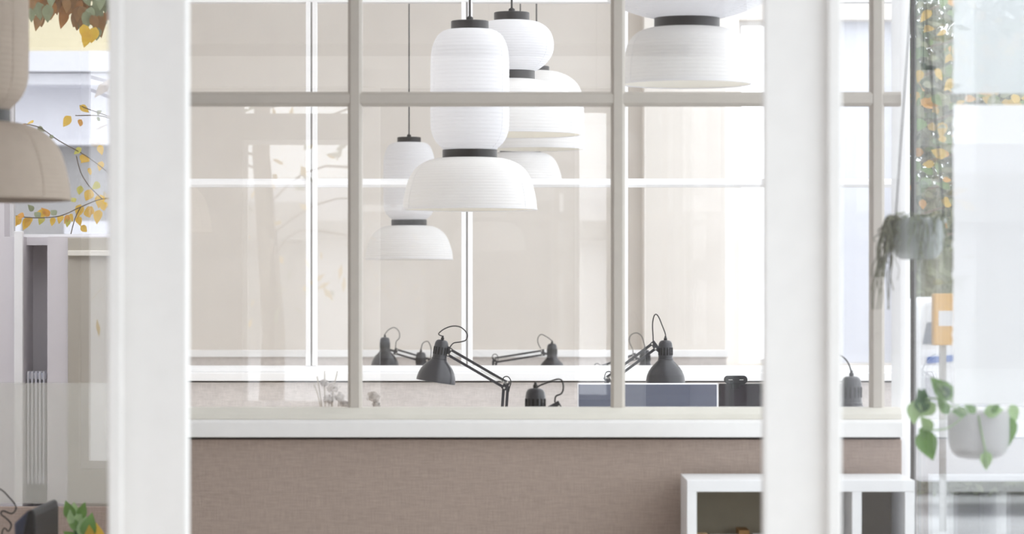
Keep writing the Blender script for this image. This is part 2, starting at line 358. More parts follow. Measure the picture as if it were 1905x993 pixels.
side_pane(10, X(1566, DN), XR, 'clear side pane next to the door post by the plants')

# frosted glass screen in the passage
DS = 8.8
r = empty('glass_screen', (X(100, DS), DS, 0), 'clear glass screen with a frosted band in front of the radiator', 'glass screen')
B(-2.9, X(262, DS), DS, DS+.008, .05, 2.5).build('pane', gB, r)
B(-2.9, X(262, DS), DS-.002, DS, Z(936, DS), Z(712, DS)).build('frosted_band', frost('frosted_film', lin(228, 226, 218), .34, .45), r)
B(-2.9, X(262, DS), DS-.01, DS+.018, 0, .05).build('base_rail', white2, r)

# ------------------------------------------------------------------ ceiling beams and pendant lamps
def interp(prof, y):
    for (a, ra), (b, rb) in zip(prof[:-1], prof[1:]):
        if a <= y <= b or b <= y <= a:
            return ra+(rb-ra)*((y-a)/(b-a) if b != a else 0)
    return prof[-1][1]
def refine(prof, step):          # Catmull-Rom through (y, r)
    p = smooth_path([(y, rr, 0) for y, rr in prof], 14); return [(q[0], q[1]) for q in p]
def ribbed(prof, nrib, amp, cx, d, close):
    # arc-length ribs: thread rings with paper slightly sagging between
    pts = refine(prof, 0); L = [0]
    for a, b in zip(pts[:-1], pts[1:]): L.append(L[-1]+math.hypot(b[0]-a[0], b[1]-a[1]))
    T = L[-1]; out = []; M = nrib*4; j = 0
    for i in range(M+1):
        s = T*i/M
        while j < len(L)-2 and L[j+1] < s: j += 1
        t = (s-L[j])/max(L[j+1]-L[j], 1e-9); y = pts[j][0]+(pts[j+1][0]-pts[j][0])*t; rr = pts[j][1]+(pts[j+1][1]-pts[j][1])*t
        dy = pts[j+1][0]-pts[j][0]; dr = pts[j+1][1]-pts[j][1]; l = math.hypot(dy, dr)
        k = amp*.85*abs(math.sin(math.pi*i/4))
        out.append((y-dr/l*k, rr+dy/l*k))
    return out
NB = [9]
def pendant(cx, d, label, collar, lobe, band, dome, ztop, mp=paper, ribs=(34, 24), group='paper pendant lamps', beam=True):
    s = d/F; c = Vector((X(cx, d), d, 0)); zz = lambda y: Z(y, d)
    yr = dome[-1][0]
    r = empty('pendant_lamp', (c.x, d, zz(yr)), label, 'pendant lamp', group)
    MB().lathe([(zz(y), rr*s) for y, rr in ((collar[0], 1), (collar[0], collar[2]-1.5), (collar[0]+1, collar[2]), (collar[1], collar[2]), (collar[1], collar[2]-4))], c, n=40).build('top_collar', ebony, r, smooth=True)
    MB().lathe([(zz(collar[0])-.002, .012), (zz(collar[0])+.012, .011), (zz(collar[0])+.016, .005)], c, n=16).build('cord_grip', cordm, r, smooth=True)
    MB().tube([(c.x, d, zz(collar[0])+.01), (c.x, d, ztop)], .0036, 8).build('cord', cordm, r, smooth=True)
    MB().lathe([(ztop-.03, 1e-4), (ztop-.03, .05), (ztop, .055)], c, n=24).build('ceiling_rose', white2, r, smooth=True)
    if lobe:
        o = MB().lathe([(zz(y), rr*s) for y, rr in ribbed(lobe, ribs[0], .75, cx, d, 0)], c, n=56).build('upper_shade', mp, r, smooth=True); o.data.polygons.foreach_set('use_smooth', [True]*len(o.data.polygons))
        MB().lathe([(zz(y), rr*s) for y, rr in ((band[0], band[2]-4), (band[0], band[2]), (band[1], band[2]), (band[1], band[2]-4))], c, n=44).build('middle_band', ebony, r, smooth=True)
    MB().lathe([(zz(y), rr*s) for y, rr in ribbed(dome, ribs[1], .75, cx, d, 0)], c, n=64).build('lower_shade', mp, r, smooth=True)
    MB().lathe([(zz(y), max(rr-1.6, 1)*s) for y, rr in refine(dome, 0)], c, n=48).build('shade_lining', inner if mp is paper else mp, r, smooth=True)
    ring = [Vector((c.x+math.cos(a)*dome[-1][1]*s, d+math.sin(a)*dome[-1][1]*s, zz(yr))) for a in [2*math.pi*k/48 for k in range(49)]]
    MB().tube(ring, .0028, 6, False).build('rim_wire', mp, r, smooth=True)
    # vertical paper seams
    for k in range(6):
        a = 2*math.pi*k/6+.45
        for src in ((lobe, dome) if lobe else (dome,)):
            pp = refine(src, 0)[::4]
            MB().tube([(c.x+math.cos(a)*rr*s*1.004, d+math.sin(a)*rr*s*1.004, zz(y)) for y, rr in pp], .0009, 4).build('paper_seam', mp, r)
    # bulb on its holder
    MB().lathe([(zz(yr)+.14, .018), (zz(yr)+.09, .018), (zz(yr)+.075, .03), (zz(yr)+.05, .034), (zz(yr)+.03, .022), (zz(yr)+.022, .001)], c, n=16).build('bulb', lampi, r, smooth=True)
    if beam:
        NB[0] += 1
        struct('trim_%d' % NB[0], B(X(276, d-.06), X(1689, d-.06), d-.04, d+.04, ztop, ztop+.12), white, 'white ceiling beam above the paper pendant lamps')['group'] = 'ceiling beams'
    return r
ZT = 4.0
cen_c = (39, 55, 35); cen_l = [(55, 40), (60, 52), (70, 62), (90, 70), (115, 72.5), (150, 73), (220, 73), (245, 71), (262, 64), (272, 55), (279, 48)]
cen_b = (279, 294, 51); cen_d = [(294, 50), (296, 66), (302, 84), (313, 100), (330, 112), (352, 119), (374, 123.5), (389, 124.5)]
pendant(874, 10.9, 'tall paper pendant with a long cylindrical upper shade, largest and centremost', cen_c, cen_l, cen_b, cen_d, ZT)
pendant(952, 11.5, 'paper pendant with a round squashed upper shade behind the tall one', (23, 39, 33), [(39, 36), (43, 52), (53, 67), (68, 75.5), (85, 78), (100, 75.5), (114, 67), (125, 55), (132, 44)], (132, 148, 43),
        [(148, 42), (151, 58), (158, 82), (170, 103), (188, 119), (208, 128), (230, 131.5), (250, 131)], ZT, ribs=(26, 26))
pendant(1278, 9.95, 'paper pendant with a broad disc upper shade cut by the top edge', (-133, -116, 56), [(-116, 58), (-112, 90), (-98, 125), (-76, 150), (-48, 162), (-25, 162), (0, 148), (14, 125), (26, 92), (34, 60)], (34, 52, 61),
        [(52, 60), (54, 74), (61, 92), (75, 106), (95, 113.5), (125, 117.5), (156, 119)], ZT, ribs=(34, 20))
pendant(761, 17.6, 'small tall paper pendant farther back hanging lowest', (255, 265, 22), [(265, 25), (268, 34), (276, 41), (292, 46), (312, 47.5), (370, 47.5), (388, 46), (399, 41), (408, 31)], (409, 420, 33),
        [(420, 33), (422, 46), (428, 58), (439, 69), (455, 76), (470, 80), (482, 81)], ZT, ribs=(30, 20))
pendant(998, 16.5, 'single bell paper pendant half hidden behind the round-shaded pendant', (123, 132, 24), None, None,
        [(132, 23), (135, 42), (144, 62), (158, 77), (178, 85), (205, 88), (235, 87.5), (277, 88.5)], ZT, ribs=(26, 26))
pendant(968, 18.0, 'paper pendant with low dome peeking out beneath the bell pendant', (168, 178, 35), [(178, 36), (182, 62), (195, 84), (212, 96), (228, 98), (246, 95), (262, 80), (270, 62), (276, 40)], (276, 284, 38),
        [(284, 38), (286, 48), (292, 59), (303, 67), (318, 73), (332, 76.5), (344, 77)], ZT, ribs=(24, 16))
k = 1.5
sc = lambda L: [(205+(y-279)*k, rr*k) for y, rr in L]
pendant(-57, 7.3, 'white pendant lamp painted taupe for a dim reflection, in the side passage before the street window', (205-240*k, 205-224*k, 35*k), sc(cen_l), (205, 228, 76), sc(cen_d), ZC, mp=taupe, beam=False)

# ------------------------------------------------------------------ desk lamps
def desk_lamp(label, d, capc, tilt, joint, elbow, foot, cord, deskz=.73, k=1.0, cord2=None, group='black jointed desk lamps', thick=1.0):
    # capc: pixel of cap centre; tilt: degrees the head axis leans from vertical
    base = P(foot[0], foot[1], d); base.z = deskz
    r = empty('desk_lamp', base, label, 'desk lamp', group)
    ax = Vector((math.sin(math.radians(tilt)), 0, math.cos(math.radians(tilt))))
    rim = P(*capc, d)-ax*.142*k
    sh = [(0, .0855), (.012, .0845), (.03, .081), (.05, .0735), (.068, .062), (.084, .047), (.096, .035), (.1, .0325)]
    sh = [(a*k, b*k) for a, b in sh]
    MB().lathe(sh, rim, ax, 40).build('shade', lampm, r, smooth=True)
    MB().lathe([(a+.0005, b-.0025) for a, b in sh[:-1]], rim, ax, 32).build('reflector', lampi, r, smooth=True)
    MB().lathe([(-.0006, .0858*k), (-.0006, .0828*k), (.002, .083*k)], rim, ax, 40).build('rim', lampi, r, smooth=True)
    cp = [(.098, .0335), (.104, .0335), (.106, .0315), (.108, .0312), (.16, .0305), (.172, .0285), (.180, .024), (.184, .017), (.186, .001)]
    cap = MB().lathe([(a*k, b*k) for a, b in cp], rim, ax, 36).build('socket_housing', lampm, r, smooth=True)
    a0 = Vector((0, 1, 0)); b0 = ax.cross(a0)
    for i in range(14):
        an = 2*math.pi*(i+.5)/14; n = a0*math.cos(an)+b0*math.sin(an)
        c0 = rim+ax*.12*k+n*.0306*k; MB().bar(c0, c0+ax*.033*k, .007*k, .0026*k, up=n).build('vent_slot', slot, r, parent=cap)
    MB().lathe([(.184*k, .007*k), (.194*k, .007*k), (.196*k, .0045*k), (.203*k, .004*k)], rim, ax, 12).build('cord_grip', cordm, r, smooth=True)
    top = rim+ax*.2*k
    J = P(*joint, d); E = P(*elbow, d)
    MB().tube(smooth_path([top]+[P(*q, d) for q in cord], 6), .0026*k, 7).build('cord', cordm, r, smooth=True)
    # head bracket: plate, two pivots and the arm to the housing
    hb = rim+ax*.115*k; dirn = (J-hb); side = dirn.normalized()
    MB().bar(hb+side*.02*k, J, .014*k, .012*k).build('head_bracket', lampm, r, bevel=.001)
    u = (E-J).normalized(); n = u.cross(Vector((0, 1, 0))).normalized()
    if n.z < 0: n = -n
    w = .0128*k
    MB().bar(J+n*w*1.6-u*.006, J-n*w*1.6-u*.006, .022*k, .02*k).build('pivot_plate', lampm, r, bevel=.002)
    for q in (1, -1):
        MB().bar(J+n*w*q, E+n*w*q, .0115*k*thick, .014*k).build('upper_arm', lampm, r, bevel=.001)
        MB().tube([J+n*w*q+Vector((0, -.016*k, 0)), J+n*w*q+Vector((0, .016*k, 0))], .0042*k, 10).build('bolt', steel, r, smooth=True)
    # springs as coils along the last part of the arm
    s0 = J.lerp(E, .56)+Vector((0, -.012*k, 0)); s1 = E+n*w*.6+Vector((0, -.012*k, 0)); sd = (s1-s0); sl = sd.length; sd.normalize(); pa = Vector((0, 1, 0)); pb = sd.cross(pa)
    turns = 22; pts = [s0+sd*sl*i/(turns*6)+(pa*math.cos(i*math.pi/3)+pb*math.sin(i*math.pi/3))*.0042*k for i in range(turns*6+1)]
    MB().tube(pts, .0011*k, 4).build('spring', steel, r)
    MB().bar(E+n*w*1.5, E-n*w*1.7, .024*k, .022*k).build('elbow_plate', lampm, r, bevel=.002)
    for q in (1.1, -1.1):
        MB().tube([E+n*w*q+Vector((0, -.018*k, 0)), E+n*w*q+Vector((0, .018*k, 0))], .0045*k, 10).build('bolt', steel, r, smooth=True)
    G = Vector((base.x, d, deskz+.05))
    for q in (1, -1):
        MB().bar(E+Vector((w*.7*q, 0, -.004)), G+Vector((w*.7*q, 0, 0)), .0125*k, .014*k).build('lower_arm', lampm, r, bevel=.001)
    el = cord2 or [(-.016, .012), (-.008, .034), (.010, .036), (.022, .016), (.016, -.012), (.012, -.03)]
    MB().tube(smooth_path([E+Vector((a*k, -.01, b*k)) for a, b in el], 6), .0024*k, 6).build('elbow_cord', cordm, r, smooth=True)
    m = MB(); m.lathe([(0, .001), (0, .014), (.055, .014), (.06, .001)], (base.x, d, deskz), n=16); m.build('swivel_pin', lampm, r, smooth=True)
    m = MB(); m.lathe([(0, .001), (0, .085), (.012, .085), (.018, .075), (.02, .001)], (base.x, d, deskz), n=32); m.build('base', lampm, r, smooth=True)
    return r
L1 = 14.0
desk_lamp('charcoal desk lamp with looping cord and arm sloping to a low elbow, in sharp focus', L1, (820, 650), 9, (836, 655), (941, 716), (932, 860),
          [(816, 621), (826, 612), (842, 606.5), (858, 609), (869, 621), (867, 632), (856, 636), (844, 638), (837, 646), (836, 652)])
desk_lamp('charcoal desk lamp upright above the grey monitor with tall arched cord', L1, (1238, 651), 0, (1216, 644), (1131, 707), (1122, 860),
          [(1237.5, 620), (1231, 603), (1225, 589), (1220, 584.5), (1216, 590), (1214, 605), (1215, 625), (1215, 640)])
desk_lamp('blurred dark desk lamp just behind the nearest partition with only its cap showing', 9.6, (996, 748), 0, (1033, 760), (1110, 900), (1115, 950),
          [(996, 722), (1004, 717), (1022, 710), (1038, 705), (1046, 709), (1048, 722), (1044, 732), (1034, 737), (1032, 748)], k=.98)
desk_lamp('blurred grey desk lamp seen beyond the second door post', 9.6, (1584, 726), 0, (1545, 740), (1480, 880), (1475, 950),
          [(1584, 692), (1578, 675), (1566, 662), (1552, 660), (1545, 690), (1545, 725)], k=.98)
desk_lamp('small desk lamp in the last room with arm running towards the door post side', 19.6, (716, 640), 0, (738, 654), (812, 676), (820, 790),
          [(716, 622), (722, 614), (733, 609), (742, 616), (743, 628), (737, 636), (736, 650)])
desk_lamp('small desk lamp in the last room with arm stretched away from its head', 19.6, (1027, 652), 0, (1008, 656), (920, 670), (918, 790),
          [(1027, 634), (1018, 627), (1007, 622), (1001, 628), (1001, 638), (1006, 648)])
desk_lamp('small desk lamp in the last room half hidden behind the sharp one', 19.3, (783, 668), 0, (800, 674), (850, 700), (852, 790),
          [(784, 646), (787, 638), (796, 635), (802, 648), (801, 668)])
desk_lamp('small desk lamp in the last room with tall cord loop behind the upright lamp', 18.6, (1200, 664), 0, (1179, 664), (1110, 688), (1108, 790),
          [(1199, 642), (1194, 626), (1184, 619), (1173, 624), (1171, 636), (1177, 650), (1178, 660)])

# ------------------------------------------------------------------ desks
def desk(x0, x1, y0, y1, z, label):
    r = empty('desk', ((x0+x1)/2, (y0+y1)/2, 0), label, 'desk', 'white desks')
    B(x0, x1, y0, y1, z-.028, z).build('desk_top', desk_m, r, bevel=.003)
    for a in (x0+.06, x1-.1):
        for b in (y0+.06, y1-.1): B(a, a+.04, b, b+.04, 0, z-.028).build('leg', desk_m, r, bevel=.002)
    B(x0+.1, x1-.1, y1-.1, y1-.07, z-.12, z-.028).build('apron', desk_m, r)
desk(-.75, 1.15, 12.6, 14.6, .73, 'white double desk under the sharp lamps and monitors')
desk(-.4, 1.0, DA+.16, DA+.9, .73, 'white desk directly behind the nearest partition')
desk(-1.0, 1.3, 18.2, 20.0, .73, 'white desk in the last room under the small lamps')

# ------------------------------------------------------------------ monitors and webcam
def monitor(label, d, x0, x1, y0, hm, sm, fm):
    a, b = X(x0, d), X(x1, d); zt = Z(y0, d); zb = zt-hm; c = (a+b)/2
    r = empty('monitor', (c, d, .73), label, 'monitor', 'desk monitors')
    B(a, b, d, d+.02, zb, zt).build('housing', fm, r, bevel=.004)
    B(a+.006, b-.006, d-.0015, d+.004, zb+.012, zt-.006).build('screen', sm, r)
    B(a+.05, b-.05, d+.02, d+.045, zb+.05, zt-.05).build('rear_shell', fm, r, bevel=.01)
    B(c-.03, c+.03, d+.045, d+.06, .74, zb+.2).build('stand_neck', alu, r, bevel=.003)
    B(c-.12, c+.12, d-.06, d+.14, .73, .742).build('stand_foot', alu, r, bevel=.003)
    return r
DM = 13.0
monitor('silver-edged monitor with grey-blue screen below the upright lamp', DM, 1074, 1336, 712.5, .335, screen, alu)
monitor('monitor with near-black screen carrying the webcam', DM+.01, 1337.5, 1600, 713.5, .335, screen2, plastic)
# webcam
xw, zw = X(1368.5, DM), Z(706, DM); r = empty('webcam', (xw, DM, Z(713.5, DM)), 'black pill-shaped webcam clipped on the dark monitor', 'webcam')
m = MB(); hw_, hh = .047, .0165; pl = []
for i in range(24):
    a = 2*math.pi*i/24; sx = 1 if math.cos(a) >= 0 else -1
    pl.append((xw+sx*(hw_-hh)+math.cos(a)*hh, DM-.022, zw+math.sin(a)*hh))
m.prism(pl, (0, .034, 0)).build('body', plastic, r, bevel=.003)
MB().lathe([(0, .001), (0, .008), (.003, .0085)], (xw, DM-.0255, zw), (0, 1, 0), 20).build('lens', screen2, r, smooth=True)
for q in (-1, 1): B(xw+q*.022-.008, xw+q*.022+.008, DM-.0232, DM-.021, zw-.0012, zw+.0012).build('indicator', steel, r)
B(xw-.016, xw+.016, DM-.012, DM-.003, zw-.036, zw-.012).build('clip', plastic, r, bevel=.002)

# ------------------------------------------------------------------ low shelf in front of the nearest partition
d = 8.62; x0, x1 = X(1278, d), XR-.03; zt = Z(893, d)
r = empty('shelf_unit', ((x0+x1)/2, d+.16, 0), 'low white open shelf against the taupe fabric dado', 'shelf')
y0, y1 = d, DA-.055
B(x0, x1, y0, y1, zt-.031, zt).build('top_board', white2, r, bevel=.0015)
for i, xa in enumerate((x0, X(1585, d), x1-.026)): B(xa, xa+.026, y0+(.002 if i else 0), y1, 0, zt-.031).build('side_board', white2, r, bevel=.0015)
B(x0+.026, x1-.026, y1-.012, y1, 0, zt-.031).build('back_board', mat('shelf_back', lin(150, 140, 122), .8, .03), r)
for zz in (.06, .42, .775): B(x0+.026, x1-.026, y0+.004, y1-.012, zz, zz+.02).build('shelf_board', white2, r, bevel=.001)
ys = y0+.05
for i, (a, b, h, mm, lab) in enumerate(((1303, 1322, .026, wood, 'small pale wood block on the shelf end'), (1328, 1400, .022, book1, 'white stack of paper on the low shelf'), (1382, 1402, .034, leafb, 'brown notebook edge behind the paper stack'), (1408, 1470, .024, book1, 'second white paper stack on the low shelf'))):
    o = empty('paper_stack' if mm is book1 else 'wood_block' if mm is wood else 'notebook', (X((a+b)/2, d), ys+.05, .795), lab, 'paper' if mm is book1 else 'block' if mm is wood else 'notebook')
    nl = 4 if mm is book1 else 2; yy = ys if mm is not leafb else ys+.1
    for j in range(nl):
        B(X(a, d)+.001*(j % 2), X(b, d)-.001*((j+1) % 2), yy, yy+.13, .795+h*j/nl, .795+h*(j+1)/nl-.0006).build('sheet_block' if mm is book1 else 'block_layer' if mm is wood else 'cover' if j else 'pages', mm, o)

# ------------------------------------------------------------------ leaves
def leaf_mesh(name, L, Wd, m, bend=.25, fold=.2, tip=1.6, nx=6):
    mb = MB(); vs = []; fs = []
    for i in range(nx+1):
        t = i/nx; w = Wd*.5*(math.sin(math.pi*min(1, t**.75)))**.9*(1-.25*t**tip); w = max(w, .0004)
        z = -bend*L*t*t
        vs += [(-w, L*t, z+fold*w), (0, L*t, z), (w, L*t, z+fold*w)]
    for i in range(nx):
        a = i*3; fs += [(a, a+1, a+4, a+3), (a+1, a+2, a+5, a+4)]
    me = bpy.data.meshes.new(name); me.from_pydata(vs, [], fs); me.materials.append(m)
    for p in me.polygons: p.use_smooth = True
    return me
def put_leaf(me, root, pos, rot, s=1.0, name='leaf', face=None):
    o = bpy.data.objects.new(name, me); COL.objects.link(o); o.parent = root
    o.location = Vector(pos)-Vector(root['o']); o.rotation_euler = rot; o.scale = (s, s, s); return o
def aim(direction, normal):
    y = Vector(direction).normalized(); n = Vector(normal); z = (n-y*n.dot(y)).normalized(); x = y.cross(z)
    return Matrix((x, y, z)).transposed().to_euler()

# hanging pothos pot
d = 6.95; c = P(1821, 820, d); s = d/F
rt = P(1821, 853, d)
r = empty('hanging_pothos', rt, 'pale rounded pot with trailing heart-leaved green plant by the facade', 'hanging plant')
prof = [(853, 1), (853, 22), (850, 38), (843, 48), (832, 54), (815, 57.5), (795, 59), (768, 59.5), (765, 58.5), (768, 56), (800, 55.5), (832, 50), (846, 34)]
MB().lathe([(Z(y, d), rr*s) for y, rr in prof], (c.x, d, 0), n=40).build('pot', ceram, r, smooth=True)
MB().lathe([(Z(775, d), .001), (Z(774, d), 54*s)], (c.x, d, 0), n=28).build('soil', soil, r)
for a in (.3, 2.4, 4.5):
    MB().tube([(c.x+math.cos(a)*58*s, d+math.sin(a)*58*s, Z(768, d)), (c.x, d, 2.55), (c.x, d, ZC)], .0012, 5).build('hanging_wire', steel, r)
lm = {'g': leaf_mesh('pothos_green', .066, .046, leafg), 'd': leaf_mesh('pothos_dark', .066, .046, leafd), 'p': leaf_mesh('pothos_pale', .066, .046, leafp)}
vines = [[(1800, 770), (1775, 758), (1745, 742), (1722, 742)], [(1795, 772), (1765, 795), (1735, 800), (1716, 800)], [(1800, 768), (1770, 745), (1745, 715)], [(1840, 768), (1868, 770), (1880, 775)], [(1820, 772), (1825, 800), (1833, 840), (1836, 872)]]
for v in vines:
    MB().tube(smooth_path([P(px, py, d-.07 if px < 1850 else d-.02) for px, py in v], 5), .0019, 6).build('vine', leafp, r, smooth=True)
for px, py, tx, ty, kk, sc_ in ((1717, 748, 1709, 722, 'd', .46), (1712, 768, 1722, 722, 'd', .55), (1742, 752, 1706, 772, 'p', .6), (1716, 798, 1735, 858, 'g', .83), (1708, 800, 1732, 806, 'g', .5), (1735, 800, 1712, 775, 'p', .6),
                                (1770, 745, 1735, 700, 'g', .7), (1770, 728, 1738, 730, 'd', .55), (1765, 770, 1746, 742, 'g', .5), (1868, 770, 1875, 838, 'g', .7), (1880, 752, 1894, 785, 'p', .5), (1830, 768, 1868, 760, 'p', .7),
                                (1800, 768, 1770, 764, 'g', .6), (1815, 768, 1795, 750, 'g', .6), (1845, 768, 1858, 748, 'g', .6), (1833, 838, 1837, 875, 'p', .45), (1700, 745, 1702, 790, 'p', .5)):
    dd = d-.07 if px < 1860 else d-.03
    a = P(px, py, dd); b = P(tx, ty, dd); L = (b-a).length
    put_leaf(lm[kk], r, a, aim(b-a, (random.uniform(-.35, .35), -1, random.uniform(.1, .5))), L/.066)
# hanging planter with trailing thin stems
d = 7.2; s = d/F; c = P(1706, 440, d)
r = empty('hanging_planter', P(1706, 482, d), 'grey hanging planter trailing thin dry stems above the pothos', 'hanging plant')
MB().lathe([(Z(y, d), rr*s) for y, rr in ((482, 1), (482, 30), (476, 40), (462, 47), (440, 51), (406, 54), (405, 52), (440, 48), (470, 40))], (c.x, d, 0), n=40).build('pot', ceram2, r, smooth=True)
MB().lathe([(Z(412, d), .001), (Z(412, d), 51*s)], (c.x, d, 0), n=24).build('soil', soil, r)
for a in (.2, 2.3, 4.4):
    MB().tube([(c.x+math.cos(a)*53*s, d+math.sin(a)*53*s, Z(406, d)), (c.x, d, Z(-160, d)), (c.x, d, ZC)], .0016, 5).build('hanging_wire', cordm, r)
def strand(x0_, y0_, x1_, y1_, n=7, wob=5, dd=d, rad=.0014):
    pts = []
    for i in range(n+1):
        t = i/n; pts.append(P(x0_+(x1_-x0_)*t**.6+random.uniform(-wob, wob)*(0 < i), y0_+(y1_-y0_)*t**1.3-12*math.sin(math.pi*min(1, t*2.5))*(t < .4), dd+random.uniform(-.01, .01)))
    return smooth_path(pts, 3)
random.seed(3)
for i in range(34):
    t = random.random()
    MB().tube(strand(1668+random.uniform(-8, 6), 408, 1622+random.uniform(0, 38), random.choice((450, 470, 490, 500, 515, 540, 575)), dd=d-.05+random.uniform(-.02, .03)), [.0024-.0012*j/21 for j in range(22)], 5).build('trailing_stem', moss, r)
for i in range(26):
    x_ = 1665+random.uniform(0, 90)
    MB().tube(strand(x_, 408, x_+random.uniform(-14, 14), random.uniform(440, 525), wob=4, dd=d-.062), [.0013-.0007*j/21 for j in range(22)], 5).build('trailing_stem', leafs if i % 2 else moss, r)
for i in range(26):
    x_ = 1662+random.uniform(0, 88)
    MB().tube(smooth_path([P(x_, 412, d+random.uniform(-.04, .04)), P(x_+random.uniform(-8, 8), 402, d), P(x_+random.uniform(-16, 16), 399+random.uniform(-6, 8), d-.02)], 3), .0012, 5).build('tuft_stem', leafs, r)

# white filmed glass panel hanging beside the plants
d = 6.78
r = empty('filmed_panel', (X(1850, d), d, Z(752, d)), 'hanging glass panel covered by white film beside the plants', 'glass panel')
xa, xb = X(1773, d), XR-.006
film1 = frost('white_film', lin(254, 254, 255), .985, .72); film2 = frost('sheer_film', lin(236, 240, 242), .66, .5)
B(xa, xb, d, d+.006, Z(752, d), ZC-.3).build('pane', gB, r)
def ragged(za, zb):
    n = 60; L_ = [(xa+random.uniform(0, .0014)-(random.random() < .12)*.003, d-.002, za+(zb-za)*i/n) for i in range(n+1)]
    return MB().prism(L_+[(xb, d-.002, zb), (xb, d-.002, za)], (0, .0015, 0))
ragged(Z(752, d), Z(195, d)).build('white_film', film1, r)
ragged(Z(174, d), ZC-.3).build('sheer_film', film2, r)
for q in (xa+.02, xb-.02): MB().tube([(q, d+.003, ZC-.3), (q, d+.003, ZC)], .0015, 6).build('hanging_wire', steel, r)

# dried flowers in a vase behind the nearest partition
d = 9.45
for (cx_, lab, heads, grp) in ((612, 'vase of greyish dried flower heads behind the first pane', [(620, 722, 15), (603, 712, 8), (632, 738, 11), (612, 742, 12), (640, 750, 10)], 0), (696, 'single dried flower head in a bottle behind the middle pane', [(695, 738, 14), (700, 752, 9)], 0)):
    r = empty('dried_flowers', (X(cx_, d), d, .73), lab, 'dried flowers')
    MB().lathe([(.731, .001), (.731, .03), (.76, .04), (.82, .042), (.9, .03), (.95, .016), (1.0, .014), (1.005, .016), (.99, .012)], (X(cx_, d), d, 0), n=24).build('vase', ceram, r, smooth=True)
    for hx, hy, hr in heads:
        h = P(hx, hy, d); MB().tube(smooth_path([(X(cx_, d), d, .96), (X((cx_*2+hx)/3, d), d, 1.03), h], 4), .0016, 5).build('stem', dry, r)
        m = MB(); R_ = hr*d/F
        for q in range(90):
            v = Vector((random.gauss(0, 1), random.gauss(0, 1), random.gauss(0, 1))).normalized()*R_*random.uniform(.5, 1); v.z *= .8
            p = h+v; nn = v.normalized(); a = nn.orthogonal().normalized()*.006; b = nn.cross(a)
            m.add([p-a, p+b*.6, p+a, p-b*.6], [(0, 1, 2, 3)])
        o = m.build('flower_head', bloom, r); o['kind'] = 'stuff'
    if cx_ == 612:
        for (ax_, ay_) in ((584, 715), (590, 700), (604, 690), (628, 690)):
            MB().tube(smooth_path([(X(cx_, d), d, .96), P((cx_+ax_)/2-3, 750, d), P(ax_, ay_, d)], 4), .0018, 5).build('stem', dry, r)

# ------------------------------------------------------------------ passage: radiator, cable, chair, plant
d = DP+.10; r = empty('radiator', (X(70, d), d, Z(905, d)), 'grey column radiator in the niche behind the frosted band', 'radiator')
xs0, xs1 = X(43, d), X(87, d); n = 6; wcol = (xs1-xs0)/n
for i in range(n): B(xs0+wcol*(i+.24), xs0+wcol*(i+.76), d-.03, d+.03, Z(900, d), Z(690, d)).build('column', radm, r, bevel=.004)
for za in (Z(898, d), Z(706, d)): B(xs0, xs1, d-.012, d+.02, za, za+.025).build('header', radm, r, bevel=.004)
d = 8.6
o = MB().tube(smooth_path([P(-40, 905, d), P(-12, 906, d), P(4, 912, d), P(16, 924, d), P(25, 934, d), P(30, 945, d), P(22, 955, d), P(6, 950, d), P(2, 956, d), P(14, 966, d), P(21, 976, d), P(16, 988, d), P(2, 1000, d), P(-14, 1200, d), (X(-14, d), d, .005)], 5), .0022, 6).build('cable', cordm, smooth=True)
tag(o, 'thin dark cable curling up from the floor by the glass screen', 'cable')
# office chair seen edge-on
d = 8.0; cx_ = X(72, d)
r = empty('office_chair', (cx_, d, 0), 'black office chair turned side-on at the foot of the passage', 'office chair')
bp = [(X(84, d), Z(938, d)), (X(88, d), Z(950, d)), (X(88, d), Z(1000, d)), (X(95, d), .62), (X(95, d), .5), (X(80, d), .5), (X(72, d), .62), (X(62, d), Z(993, d)), (X(67, d), Z(975, d)), (X(72, d), Z(950, d)), (X(76, d), Z(938, d))]
MB().prism([(a, d-.2, b) for a, b in bp], (0, .4, 0)).build('backrest', plastic, r, bevel=.008)
MB().prism([(X(46, d), d-.17, Z(965, d)), (X(72, d), d-.17, Z(940, d)), (X(66, d), d-.17, Z(1020, d)), (X(48, d), d-.17, Z(1020, d))], (0, .02, 0)).build('armrest', mat('slate_fabric', lin(70, 76, 96), .8, .1), r, bevel=.004)
MB().bar((X(55, d), d-.16, Z(1015, d)), (X(60, d), d-.16, .47), .03, .03).build('armrest_post', plastic, r, bevel=.004)
B(cx_-.42, cx_+.03, d-.23, d+.23, .43, .5).build('seat', plastic, r, bevel=.02)
MB().tube([(cx_-.18, d, .1), (cx_-.18, d, .43)], .025, 14).build('gas_column', plastic, r, smooth=True)
for i in range(5):
    a = 2*math.pi*i/5+.3; e = (cx_-.18+math.cos(a)*.28, d+math.sin(a)*.28, .075)
    MB().bar((cx_-.18, d, .1), e, .04, .03, up=(0, 0, 1)).build('foot', plastic, r, bevel=.004)
    MB().tube([(e[0]-math.sin(a)*.02, e[1]+math.cos(a)*.02, .03), (e[0]+math.sin(a)*.02, e[1]-math.cos(a)*.02, .03)], .03, 14).build('caster', plastic, r, smooth=True)
